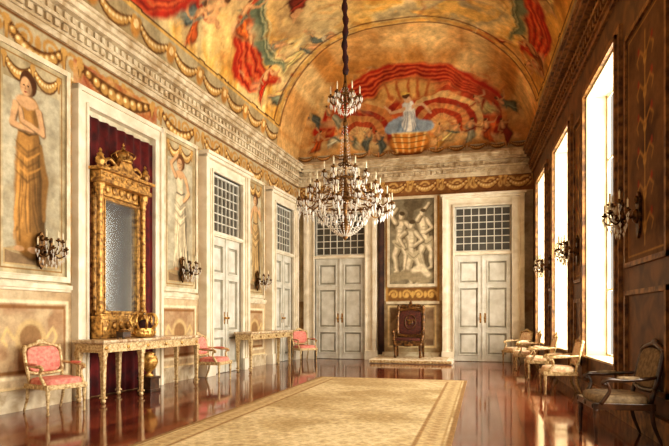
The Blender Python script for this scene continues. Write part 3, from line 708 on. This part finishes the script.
# mirror
t=thing('pier_mirror','tall gilded pier mirror with columns and crowned crest','mirror')
mb=MB(); mb.bx(-.46,.46,-.1,-.08,.5,2.65); mb.obj('mirror_glass',MIRROR,parent=t)
mb=MB(); mb.bx(-.62,.62,-.08,0,0,3.0); mb.ring(-.48,.48,.47,2.68,.045,-.15,-.08); mb.ring(-.45,.45,.5,2.65,.02,-.17,-.15)
mb.bx(-.48,.48,-.14,-.08,.05,.42); mb.bx(-.48,.48,-.14,-.08,2.72,3.0)
for k in range(5): mb.ball((-.36+.18*k,-.15,2.86),(.06,.03,.09)); mb.ball((-.36+.18*k,-.15,.24),(.06,.03,.08))
mb.obj('mirror_frame',GOLD,parent=t,bevel=.006)
for sx in (-1,1):
    mb=MB(); x=sx*.58
    mb.bx(x-.08,x+.08,-.26,-.06,0,.36); mb.bx(x-.1,x+.1,-.28,-.06,.36,.42); mb.bx(x-.05,x+.05,-.28,-.26,.06,.3)
    mb.lathe([(.08,0),(.08,.04),(.058,.07),(.07,.1),(.05,.14),(.052,.5),(.052,1.2),(.048,1.9),(.046,2.2),(.066,2.24),(.05,2.28),(.072,2.34),(.095,2.46),(.095,2.5)],x,-.17,.42,18)
    for k in range(8):
        a=k*math.pi/4; mb.ball((x+.072*math.cos(a),-.17+.072*math.sin(a),2.83),(.022,.022,.052),6,5)
    mb.obj('column',GOLD,parent=t,bevel=.006)
mb=MB(); mb.bx(-.69,.69,-.3,0,2.92,3.0); mb.bx(-.66,.66,-.27,0,3.0,3.14); mb.bx(-.73,.73,-.34,0,3.14,3.2)
for k in range(9): mb.ball((-.58+.145*k,-.28,3.07),(.04,.016,.032),8,5)
mb.obj('entablature',GOLD,parent=t,bevel=.008)
mb=MB()
mb.prism([(-.4,3.2),(.4,3.2),(.36,3.28),(.2,3.32),(.14,3.44),(-.14,3.44),(-.2,3.32),(-.36,3.28)],-.26,-.12)
mb.lathe([(.14,3.44),(.16,3.47),(.13,3.5),(.17,3.56),(.13,3.62),(.05,3.66),(.02,3.68)],0,-.19,0,16)
for k in range(6):
    a=k*math.pi/3; mb.tube(cr([(.15*math.cos(a),-.19+.15*math.sin(a),3.5),(.2*math.cos(a),-.19+.2*math.sin(a),3.6),(.02*math.cos(a),-.19+.02*math.sin(a),3.7)],4),.014,5)
mb.ball((0,-.19,3.74),.035); mb.box(0,-.19,3.8,.015,.015,.08); mb.box(0,-.19,3.8,.05,.015,.015)
for sx in (-1,1):
    mb.tube(cr([(sx*.16,-.19,3.3),(sx*.35,-.19,3.42),(sx*.48,-.19,3.34),(sx*.43,-.19,3.27),(sx*.36,-.19,3.31)],5),[.035,.035,.03,.02,.02],7)
    mb.lathe([(.07,3.2),(.05,3.24),(.08,3.3),(.085,3.36),(.05,3.41),(.06,3.44),(.02,3.48),(.03,3.52),(.01,3.56)],sx*.6,-.2,0,14)
mb.obj('crest',GOLD,parent=t)
put(t,L(8.66,.06,1.005),RL); t.scale=(1,1,.9)

# ------------------------------------------------------------------ console tables
def console(Ln,label,loc,xs,D=.5):
    H=1.0; t=thing('console_table',label,'table','gilt console tables')
    mb=MB(); mb.bx(-Ln/2,Ln/2,-D,0,H-.045,H); mb.bx(-Ln/2+.02,Ln/2-.02,-D+.02,0,H-.06,H-.045); mb.obj('tabletop',MARBLE,parent=t,bevel=.01)
    mb=MB(); mb.bx(-Ln/2+.05,Ln/2-.05,-D+.05,-.02,H-.19,H-.06); mb.bx(-Ln/2+.04,Ln/2-.04,-D+.035,-.01,H-.08,H-.06); mb.bx(-Ln/2+.04,Ln/2-.04,-D+.04,-.01,H-.2,H-.18)
    ap=mb.obj('apron',GOLDP,parent=t,bevel=.004)
    n=int(Ln/.45)
    for k in range(n):
        mb=MB(); x=-Ln/2+.12+(Ln-.24)*k/(n-1); mb.sq((x,-D+.045,H-.13),(.045,.012,.032),1,10,6); mb.obj('rosette',GOLD,parent=ap)
    for x in xs:
        for y in (-D+.08,-.07):
            mb=MB(); mb.box(x,y,H-.225,.1,.1,.07); mb.box(x,y,H-.27,.085,.085,.03)
            mb.box(x,y,(H-.28+.1)/2+.0,.052,.052,H-.38,top=1.5); mb.box(x,y,.09,.085,.085,.03); mb.lathe([(.025,0),(.04,.02),(.04,.045),(.026,.075)],x,y,0,12)
            mb.obj('leg',GOLDP,parent=t,bevel=.003)
    put(t,loc,RL); return t
console(2.9,'long cream and gold console table beneath the mirror',L(8.97,.16),(-1.37,-.42,1.37),D=.62)
console(2.75,'gilt console table between the two side doors',L(14.2,.24),(-1.28,1.28))
t=thing('crown_ornament','large openwork gilt crown resting on the console','ornament')
mb=MB(); mb.lathe([(.2,0),(.27,.02),(.28,.06),(.26,.1),(.24,.13),(.25,.15),(.2,.15),(.18,.05)],0,0,0,24)
for k in range(16): a=k*math.pi/8; mb.ball((.275*math.cos(a),.275*math.sin(a),.08),.022,6,5)
mb.obj('crown_band',GOLDB,parent=t)
for k in range(8):
    mb=MB(); a=k*math.pi/4+.2; cx,sy=math.cos(a),math.sin(a)
    mb.tube(cr([(.24*cx,.24*sy,.14),(.33*cx,.33*sy,.25),(.25*cx,.25*sy,.37),(.03*cx,.03*sy,.38)],6),[.026,.03,.024,.014],7)
    mb.ball((.31*cx,.31*sy,.23),(.035,.035,.045),7,5)
    mb.obj('crown_arch',GOLDB,parent=t)
mb=MB(); mb.ball((0,0,.42),.05); mb.box(0,0,.5,.018,.018,.09); mb.box(0,0,.51,.018,.07,.018); mb.obj('orb',GOLDB,parent=t)
mb=MB(); mb.ball((0,0,.14),(.2,.2,.15),16,8); mb.obj('velvet_cap',CORD,parent=t)
put(t,L(8.78,.58,1.012)); t.scale=(.6,.9,1.08)
t=thing('casket','small dark wooden casket on the console','box')
mb=MB(); mb.bx(-.1,.1,-.07,.07,.02,.11)
for a in (-.08,.08):
    for b in (-.05,.05): mb.ball((a,b,.014),.014,6,5)
mb.obj('casket_body',DARKW,parent=t,bevel=.006)
mb=MB(); mb.bx(-.105,.105,-.075,.075,.11,.13); mb.bx(-.07,.07,-.045,.045,.13,.145); mb.obj('lid',BRONZE,parent=t,bevel=.006)
put(t,L(8.22,.58,1.001),RL)
t=thing('urn','gilt urn on a dark pedestal under the console','vase')
mb=MB(); mb.box(0,0,.12,.26,.26,.24); mb.box(0,0,.26,.3,.3,.05); mb.box(0,0,.03,.3,.3,.06); mb.obj('pedestal',DARKW,parent=t,bevel=.006)
mb=MB(); mb.lathe([(.08,.285),(.085,.305),(.03,.34),(.04,.36),(.11,.44),(.15,.54),(.135,.62),(.08,.67),(.1,.7),(.07,.72),(.01,.74)],0,0,0,20,1.1,1.1); mb.obj('urn_body',GOLDB,parent=t)
for sx in (-1,1):
    mb=MB(); mb.tube(cr([(sx*.15,0,.62),(sx*.21,0,.64),(sx*.21,0,.55),(sx*.16,0,.5)],5),.014,6); mb.obj('handle',GOLDB,parent=t)
put(t,L(9.0,.52),RL)

# ------------------------------------------------------------------ chairs
def chair(label,fm,fab,W=.62,D=.56,SH=.42,H=.98,group='gilt salon armchairs',name='armchair',throne=False):
    t=thing(name,label,'chair',group); w=W/2; d=D/2
    for sx in (-1,1):
        mb=MB(); mb.lathe([(.016,0),(.022,.02),(.014,.05),(.018,.12),(.026,.26),(.032,.3),(.024,.32),(.032,.34),(.032,SH-.05)],sx*(w-.035),-d+.035,0,12) if not throne else mb.lathe([(.03,0),(.05,.04),(.035,.09),(.06,SH-.14),(.065,SH-.06)],sx*(w-.065),-d+.065,0,12)
        mb.obj('leg',fm,parent=t)
        mb=MB(); mb.tube(cr([(sx*(w-.04),d-.03,SH-.02),(sx*(w-.04),d-.01,SH*.5),(sx*(w-.035),d+.07,0.005)],6),[.026,.022,.015] if not throne else [.045,.04,.035],8); mb.obj('leg',fm,parent=t)
    mb=MB()
    mb.bx(-w,w,-d,-d+.05,SH-.07,SH); mb.bx(-w,w,d-.05,d,SH-.07,SH); mb.bx(-w,-w+.05,-d+.05,d-.05,SH-.07,SH); mb.bx(w-.05,w,-d+.05,d-.05,SH-.07,SH)
    mb.ball((0,-d,SH-.035),(.06,.015,.028),10,6)
    if throne: mb.bx(-w+.05,w-.05,-d+.01,-d+.04,SH-.16,SH-.07); mb.ball((0,-d+.01,SH-.13),(.16,.03,.05),12,6)
    for sx in (-1,1): mb.ball((sx*(w-.035),-d,SH-.035),(.025,.012,.025),8,6)
    mb.obj('seat_frame',fm,parent=t,bevel=.008)
    mb=MB(); mb.sq((0,0,SH+.015),(w-.02,d-.02,.075),.45,24,10); mb.obj('seat',fab,parent=t)
    yb=d-.03; tl=.22
    def bp(x,z): return Vector((x,yb+(z-SH)*tl,z))
    z0=SH+.13; z1=H-.05; bw=w-.05
    loop=[(-bw,z0+.03),(-bw-.01,(z0+z1)/2),(-bw,z1-.03),(-bw*.7,z1+.015),(-bw*.3,z1+.045),(0,z1+.06),(bw*.3,z1+.045),(bw*.7,z1+.015),(bw,z1-.03),(bw+.01,(z0+z1)/2),(bw,z0+.03),(bw*.6,z0),(0,z0-.01),(-bw*.6,z0)]
    P=[bp(x,z) for x,z in loop]; P=cr(P+[P[0]],4)[:-1]
    mb=MB(); mb.tube(P,.026 if not throne else .06,8,closed=True)
    for sx in (-1,1): mb.tube([bp(sx*(bw-.01),SH-.03),bp(sx*bw,z0+.04)],.024,8); mb.ball(bp(sx*bw,z1+.0),.034,8,6)
    mb.sq(bp(0,z1+.075),(.09 if not throne else .22,.02 if not throne else .04,.035 if not throne else .13),1,12,6)
    if throne:
        for sx in (-1,1):
            mb.tube(cr([bp(sx*.1,z1+.14),bp(sx*.28,z1+.13),bp(sx*.4,z1+.02)],5),[.055,.05,.02],6); mb.lathe([(.045,0),(.065,.04),(.045,.09),(.055,.12),(.008,.18)],*bp(sx*bw,z1),10)
        mb.lathe([(.03,.1),(.06,.15),(.03,.2),(.01,.26)],*bp(0,z1+.08),10)
    mb.obj('backrest',fm,parent=t)
    M=Matrix.Rotation(-math.atan(tl),3,'X')
    mb=MB(); mb.sq(bp(0,(z0+z1)/2+.01),(bw-.015,.035,(z1-z0)/2),.5,24,10,M); bc=mb.obj('back_cushion',fab,parent=t)
    if throne:
        mb=MB(); q=bp(0,(z0+z1)/2+.03)-Vector((0,.045,0)); E_=[(q+M@Vector((.17*math.cos(a),0,.22*math.sin(a)))) for a in np.linspace(0,2*math.pi,28,endpoint=False)]
        mb.tube(E_,.016,6,closed=True); mb.sq(q,(.08,.012,.1),.8,12,6,M)
        for sx in (-1,1): mb.sq(q+M@Vector((sx*.1,0,.06)),(.05,.01,.03),1,8,5,M)
        mb.obj('back_medallion',THRW,parent=bc)
    az=SH+.25*(1 if not throne else 1.1)
    for sx in (-1,1):
        q=1.0 if not throne else 1.9
        mb=MB(); mb.tube(cr([bp(sx*(bw+.01),az+.03),(sx*(w+.01),d-.12,az+.015),(sx*(w+.015),0,az),(sx*(w+.01),-d+.14,az),(sx*(w+.01),-d+.09,az-.035),(sx*(w+.005),-d+.13,az-.05)],6),[v*q for v in (.018,.02,.022,.026,.022,.014)],8)
        mb.tube(cr([(sx*(w+.01),-d+.13,az-.02),(sx*w,-d+.16,az-.12),(sx*(w-.02),-d+.08,SH-.01)],6),[.018*q,.02*q,.026*q],8); mb.obj('armrest',fm,parent=t)
        mb=MB(); mb.sq((sx*(w+.013),.03,az+.025),(.028,.12,.02),.6,12,6); mb.obj('arm_pad',fab,parent=t)
    return t
a1=chair('pale gilt armchair with soft pink upholstery beside console',GOLDP,REDF)
put(a1,(-5.93,6.75,0),RL-.25)
dup(a1,(-5.62,11.05,0),RL+.05,'gilt armchair with pink seat at the console end')
dup(a1,(-5.35,16.6,0),RL-.7,'gilt armchair with pink back in the room corner')
a2=chair('gilt armchair with cream-peach seat below a window',GOLDP,ROSEF,group='window wall armchairs')
put(a2,(1.3,10.6,0),RR)
dup(a2,(1.22,13.2,0),RR,'gilt armchair with cream seat further along window wall')
dup(a2,(1.08,15.3,0),RR,'gilt armchair with cream seat near the end door')
dup(a2,(.95,16.95,0),RR+.5,'gilt armchair with cream seat at the end corner')
a3=chair('dark walnut armchair with beige-brown padded seat',DARKW,DARKF,W=.7,D=.62,SH=.44,H=1.06,group='window wall armchairs'); put(a3,(1.43,6.85,0),RR+.05)
th=chair('tall dark gilt throne with brown-red upholstery on dais',THRW,THRF,W=.88,D=.66,SH=.52,H=1.5,group=None,name='throne',throne=True)
put(th,(-2.17,17.1,.142),0)
# dais
mb=MB(); mb.bx(-1.3,1.15,-.75,.72,0,.12); dz=mb.obj('dais',DOORF); 
put(dz,(-1.97,17.12,0),0); b_=dz.modifiers.new('b','BEVEL'); b_.width=.015; meta(dz,'low pale platform under the throne','platform')
mb=MB(); mb.bx(-1.25,1.1,-.77,-.752,.02,.1)
for k in range(24): mb.ball((-1.2+.1*k,-.772,.06),(.03,.01,.03),6,4)
mb.obj('gilt_trim',GOLDP,parent=dz)
mb=MB(); mb.bx(-1.12,.98,-.7,.6,.121,.134); q=mb.obj('dais_rug',RUGP); put(q,(-1.97,17.12,0)); meta(q,'pale patterned cloth spread over the throne dais','rug')

# ------------------------------------------------------------------ carpet
w,h=3.25,10.4; c=Cv.flat(w,h,.025,(204,182,140)); c.mott(0,0,w,h,(216,196,154),(180,156,112),1.3,4)
c.frame(0,0,w,h,.05,(150,118,78)); c.frame(.1,.1,w-.1,h-.1,.26,(198,174,130)); c.frame(.09,.09,w-.09,h-.09,.02,(170,140,96)); c.frame(.37,.37,w-.37,h-.37,.035,(160,128,86))
for z in np.arange(.3,h-.2,.16):
    for x in (.23,w-.23): c.ell(x,z,.055,.06,(164,132,90),soft=.6,a=.6)
for x in np.arange(.4,w-.3,.16):
    for z in (.23,h-.23): c.ell(x,z,.06,.055,(164,132,90),soft=.6,a=.6)
j=0
for z in np.arange(.6,h-.5,.21):
    j+=1
    for x in np.arange(.55+(.105 if j%2 else 0),w-.45,.21):
        a_=.2+.4*random.random(); c.ell(x,z,.06,.075,(166,136,92),soft=.7,a=a_); c.ell(x,z,.025,.03,(222,204,162),soft=.7,a=a_)
V=c.verts(xy=True)+np.array([0,0,.016])
o=grid_obj('carpet',V,c.C,PAINTC,c.X.shape,box=(0,w,0,h,.001,.014)); put(o,(-3.56,1.85,0)); meta(o,'long faded straw-beige patterned carpet on red floor','carpet')

# ------------------------------------------------------------------ sconces
def sconce(label):
    t=thing('wall_sconce',label,'lamp','crystal wall sconces')
    mb=MB(); mb.prism([(-.05,-.2),(0,-.27),(.05,-.2),(.08,-.05),(.06,.1),(.09,.2),(.0,.3),(-.09,.2),(-.06,.1),(-.08,-.05)],-.03,0)
    mb.ball((0,-.04,0),(.06,.05,.09),10,7); mb.ball((0,-.04,.2),(.04,.03,.05),8,6)
    mb.tube([(0,-.03,0),(0,-.2,-.02)],.02,7); mb.lathe([(.01,-.14),(.035,-.1),(.02,-.06),(.05,-.02),(.03,.03),(.02,.1),(.035,.14),(.012,.2)],0,-.2,0,12)
    mb.obj('backplate',BRONZE,parent=t,bevel=.004)
    for k in range(7):
        a=math.radians(-180+30*k); r=.25 if k%2==0 else .18; cz=.0 if k%2==0 else .12
        cx,sy=math.cos(a),math.sin(a)*.75
        mb=MB(); mb.tube(cr([(0,-.2,-.03),(r*.5*cx,-.2+r*.5*sy,-.1+cz*.5),(r*cx,-.2+r*sy,-.05+cz),(r*cx,-.2+r*sy,.02+cz)],6),[.012,.01,.009,.009],6)
        mb.lathe([(.008,.0),(.035,.015),(.04,.03),(.015,.03),(.016,.055),(.012,.055)],r*cx,-.2+r*sy,.01+cz,10)
        arm=mb.obj('arm',BRONZE,parent=t)
        mb=MB(); mb.lathe([(.011,0),(.011,.11),(.004,.115),(.003,.13)],r*cx,-.2+r*sy,.05+cz,8); mb.obj('candle',CANDLE,parent=arm)
        mb=MB(); mb.octa((r*cx,-.2+r*sy,-.06+cz),.018,.06); mb.octa((r*cx*1.12,-.2+r*sy*1.12,-.01+cz),.014,.05); mb.octa((r*cx*.6,-.2+r*sy*.6,-.16+cz*.5),.018,.06); mb.octa((r*cx*.85,-.2+r*sy*.85,-.13+cz),.016,.05)
        mb.octa((r*cx*.9,-.2+r*sy*.7,-.02+cz),.014,.05); mb.octa((r*cx*.35,-.2+r*sy*.35,-.22+cz*.4),.014,.05)
        mb.obj('crystal_drop',CRYST,parent=arm)
    return t
s1=sconce('bronze and crystal candle sconce on painted wall'); put(s1,L(7.0,.07,2.35),RL)
for y in (10.8,14.55): dup(s1,L(y,.07,2.38),RL)
for y in (7.45,11.1,14.3): dup(s1,R(y,.016,2.58),RR,'bronze and crystal candle sconce between the windows')

# ------------------------------------------------------------------ chandelier
t=thing('chandelier','large brass and crystal chandelier on red-sleeved chain','lamp')
ZT=9.03-2.68
mb=MB(); mb.lathe([(.01,.0),(.05,.05),(.03,.1),(.07,.16),(.1,.24),(.05,.32),(.03,.4),(.04,.6),(.09,.68),(.11,.76),(.06,.84),(.03,.95),(.025,1.2),(.05,1.3),(.025,1.4),(.02,1.9),(.05,2.0),(.02,2.1),(.02,2.5),(.06,2.58),(.03,2.68),(.015,2.9)],0,0,0,16)
mb.obj('stem',BRASS,parent=t)
mb=MB(); zz=np.linspace(2.85,ZT,60); mb.tube([(.012*math.sin(z*9),.012*math.cos(z*8),z) for z in zz],[.045+.014*math.sin(i*1.7) for i in range(60)],9); mb.obj('cable_sleeve',CORD,parent=t)
def ringo(r,z,rad,name):
    mb=MB(); P=[(r*math.cos(a),r*math.sin(a),z) for a in np.linspace(0,2*math.pi,48,endpoint=False)]; mb.tube(P,rad,8,closed=True)
    for k in range(8):
        a=k*math.pi/4; mb.tube(cr([(0.03*math.cos(a),.03*math.sin(a),z+.1),(r*.5*math.cos(a),r*.5*math.sin(a),z-.02),(r*math.cos(a),r*math.sin(a),z)],4),.01,5)
    mb.obj(name,BRASS,parent=t)
ringo(.52,.62,.025,'lower_ring'); ringo(.3,1.02,.018,'middle_ring'); ringo(.2,2.45,.014,'crown_ring'); ringo(.12,1.3,.012,'crown_ring')
def arm(r,z,a,rs,kk=1.0):
    cx,sy=math.cos(a),math.sin(a)
    mb=MB(); mb.tube(cr([(rs*cx,rs*sy,z),((rs+r)/2*cx,(rs+r)/2*sy,z-.09*kk),(r*cx,r*sy,z-.02),(r*cx,r*sy,z+.05)],6),[.014,.012,.01,.01],6)
    mb.tube(cr([((rs+r)/2*cx,(rs+r)/2*sy,z-.09*kk),((rs+r*1.2)/2.2*cx,(rs+r*1.2)/2.2*sy,z+.02),(rs*1.1*cx,rs*1.1*sy,z+.07)],5),[.008,.008,.005],5)
    mb.lathe([(.01,0),(.045,.02),(.05,.035),(.016,.035),(.018,.07),(.014,.07)],r*cx,r*sy,z+.04,10)
    A=mb.obj('arm',BRASS,parent=t)
    mb=MB(); mb.lathe([(.012,0),(.012,.13),(.004,.14),(.003,.155)],r*cx,r*sy,z+.1,8); mb.obj('candle',CANDLE,parent=A)
    mb=MB()
    for k in range(6):
        b=k*math.pi/3; mb.octa((r*cx+.045*math.cos(b),r*sy+.045*math.sin(b),z+.02),.015,.06)
    mb.octa((r*cx,r*sy,z-.08),.025,.1*kk); mb.obj('crystal_drop',CRYST,parent=A)
    mb=MB(); q=(rs+r)/2; mb.octa((q*cx,q*sy,z-.16*kk),.025,.1*kk); mb.octa(((r*.9)*cx,(r*.9)*sy,z-.13*kk),.02,.08*kk); mb.obj('crystal_drop',CRYST,parent=A)
for k in range(16): arm(.8,.55+.05*(k%2),2*math.pi*k/16+.1,.52)
for k in range(10): arm(.6,.85,2*math.pi*k/10+.3,.3)
for k in range(6): arm(.36,1.12,2*math.pi*k/6+.2,.12)
for k in range(6): arm(.25,2.4,2*math.pi*k/6+.2,.1,.8)
mb=MB()
def strand(p,q,sag,n,w):
    for i in range(n+1):
        u=i/n; x=p[0]+(q[0]-p[0])*u; y=p[1]+(q[1]-p[1])*u; z=p[2]+(q[2]-p[2])*u-sag*4*u*(1-u); mb.octa((x,y,z),w,w*1.3)
for k in range(22):
    a=2*math.pi*k/22; c_,s_=math.cos(a),math.sin(a)
    strand((.12*c_,.12*s_,1.3),(.3*c_,.3*s_,1.02),.04,6,.013)
    strand((.3*c_,.3*s_,1.02),(.52*c_,.52*s_,.62),.09,12,.015)
    strand((.52*c_,.52*s_,.6),(.06*c_,.06*s_,.08),.1,14,.016)
    mb.octa((.52*c_,.52*s_,.55),.024,.09); mb.octa((.36*c_,.36*s_,.34),.022,.08)
    b=2*math.pi*(k+1)/22
    strand((.78*c_,.78*s_,.56),(.78*math.cos(b),.78*math.sin(b),.56),.07,7,.014)
for k in range(8):
    a=2*math.pi*k/8; c_,s_=math.cos(a),math.sin(a)
    strand((.03*c_,.03*s_,2.65),(.2*c_,.2*s_,2.45),.04,6,.012); strand((.2*c_,.2*s_,2.45),(.03*c_,.03*s_,2.15),.05,8,.013); mb.octa((.2*c_,.2*s_,2.38),.018,.07)
    if k%2: strand((.04*c_,.04*s_,1.95),(.12*c_,.12*s_,1.3),.02,12,.01)
o=mb.obj('crystal_strands',CRYST,parent=t); o['kind']='stuff'
put(t,(-2.27,9.3,2.68))

# ------------------------------------------------------------------ light
for i,(a,b) in enumerate(WIN):
    ld=bpy.data.lights.new('daylight','AREA'); ld.shape='RECTANGLE'; ld.size=WT-WB+.8; ld.size_y=b-a+.8; ld.energy=620; ld.color=(1,.95,.85)
    lo=bpy.data.objects.new('daylight',ld); COL.objects.link(lo); lo.location=(xr((a+b)/2)+.8,(a+b)/2,(WT+WB)/2); lo.rotation_euler=(0,math.radians(90),0)
w=bpy.data.worlds.new('world'); scene.world=w; w.use_nodes=True
w.node_tree.nodes['Background'].inputs[0].default_value=(1,.91,.77,1); w.node_tree.nodes['Background'].inputs[1].default_value=.55
scene.view_settings.view_transform='Standard'
for lk in ('Medium High Contrast','None'):
    try:
        scene.view_settings.look=lk; break
    except Exception as e: print(e)
# ------------------------------------------------------------------ camera
cd=bpy.data.cameras.new('camera'); cam=bpy.data.objects.new('camera',cd); COL.objects.link(cam)
cam.location=(0,0,1.35); cam.rotation_euler=(math.radians(90),0,math.radians(14.81))
cd.sensor_width=36; cd.sensor_fit='HORIZONTAL'; cd.lens=30.03; cd.shift_y=.142; cd.clip_start=.05
scene.camera=cam
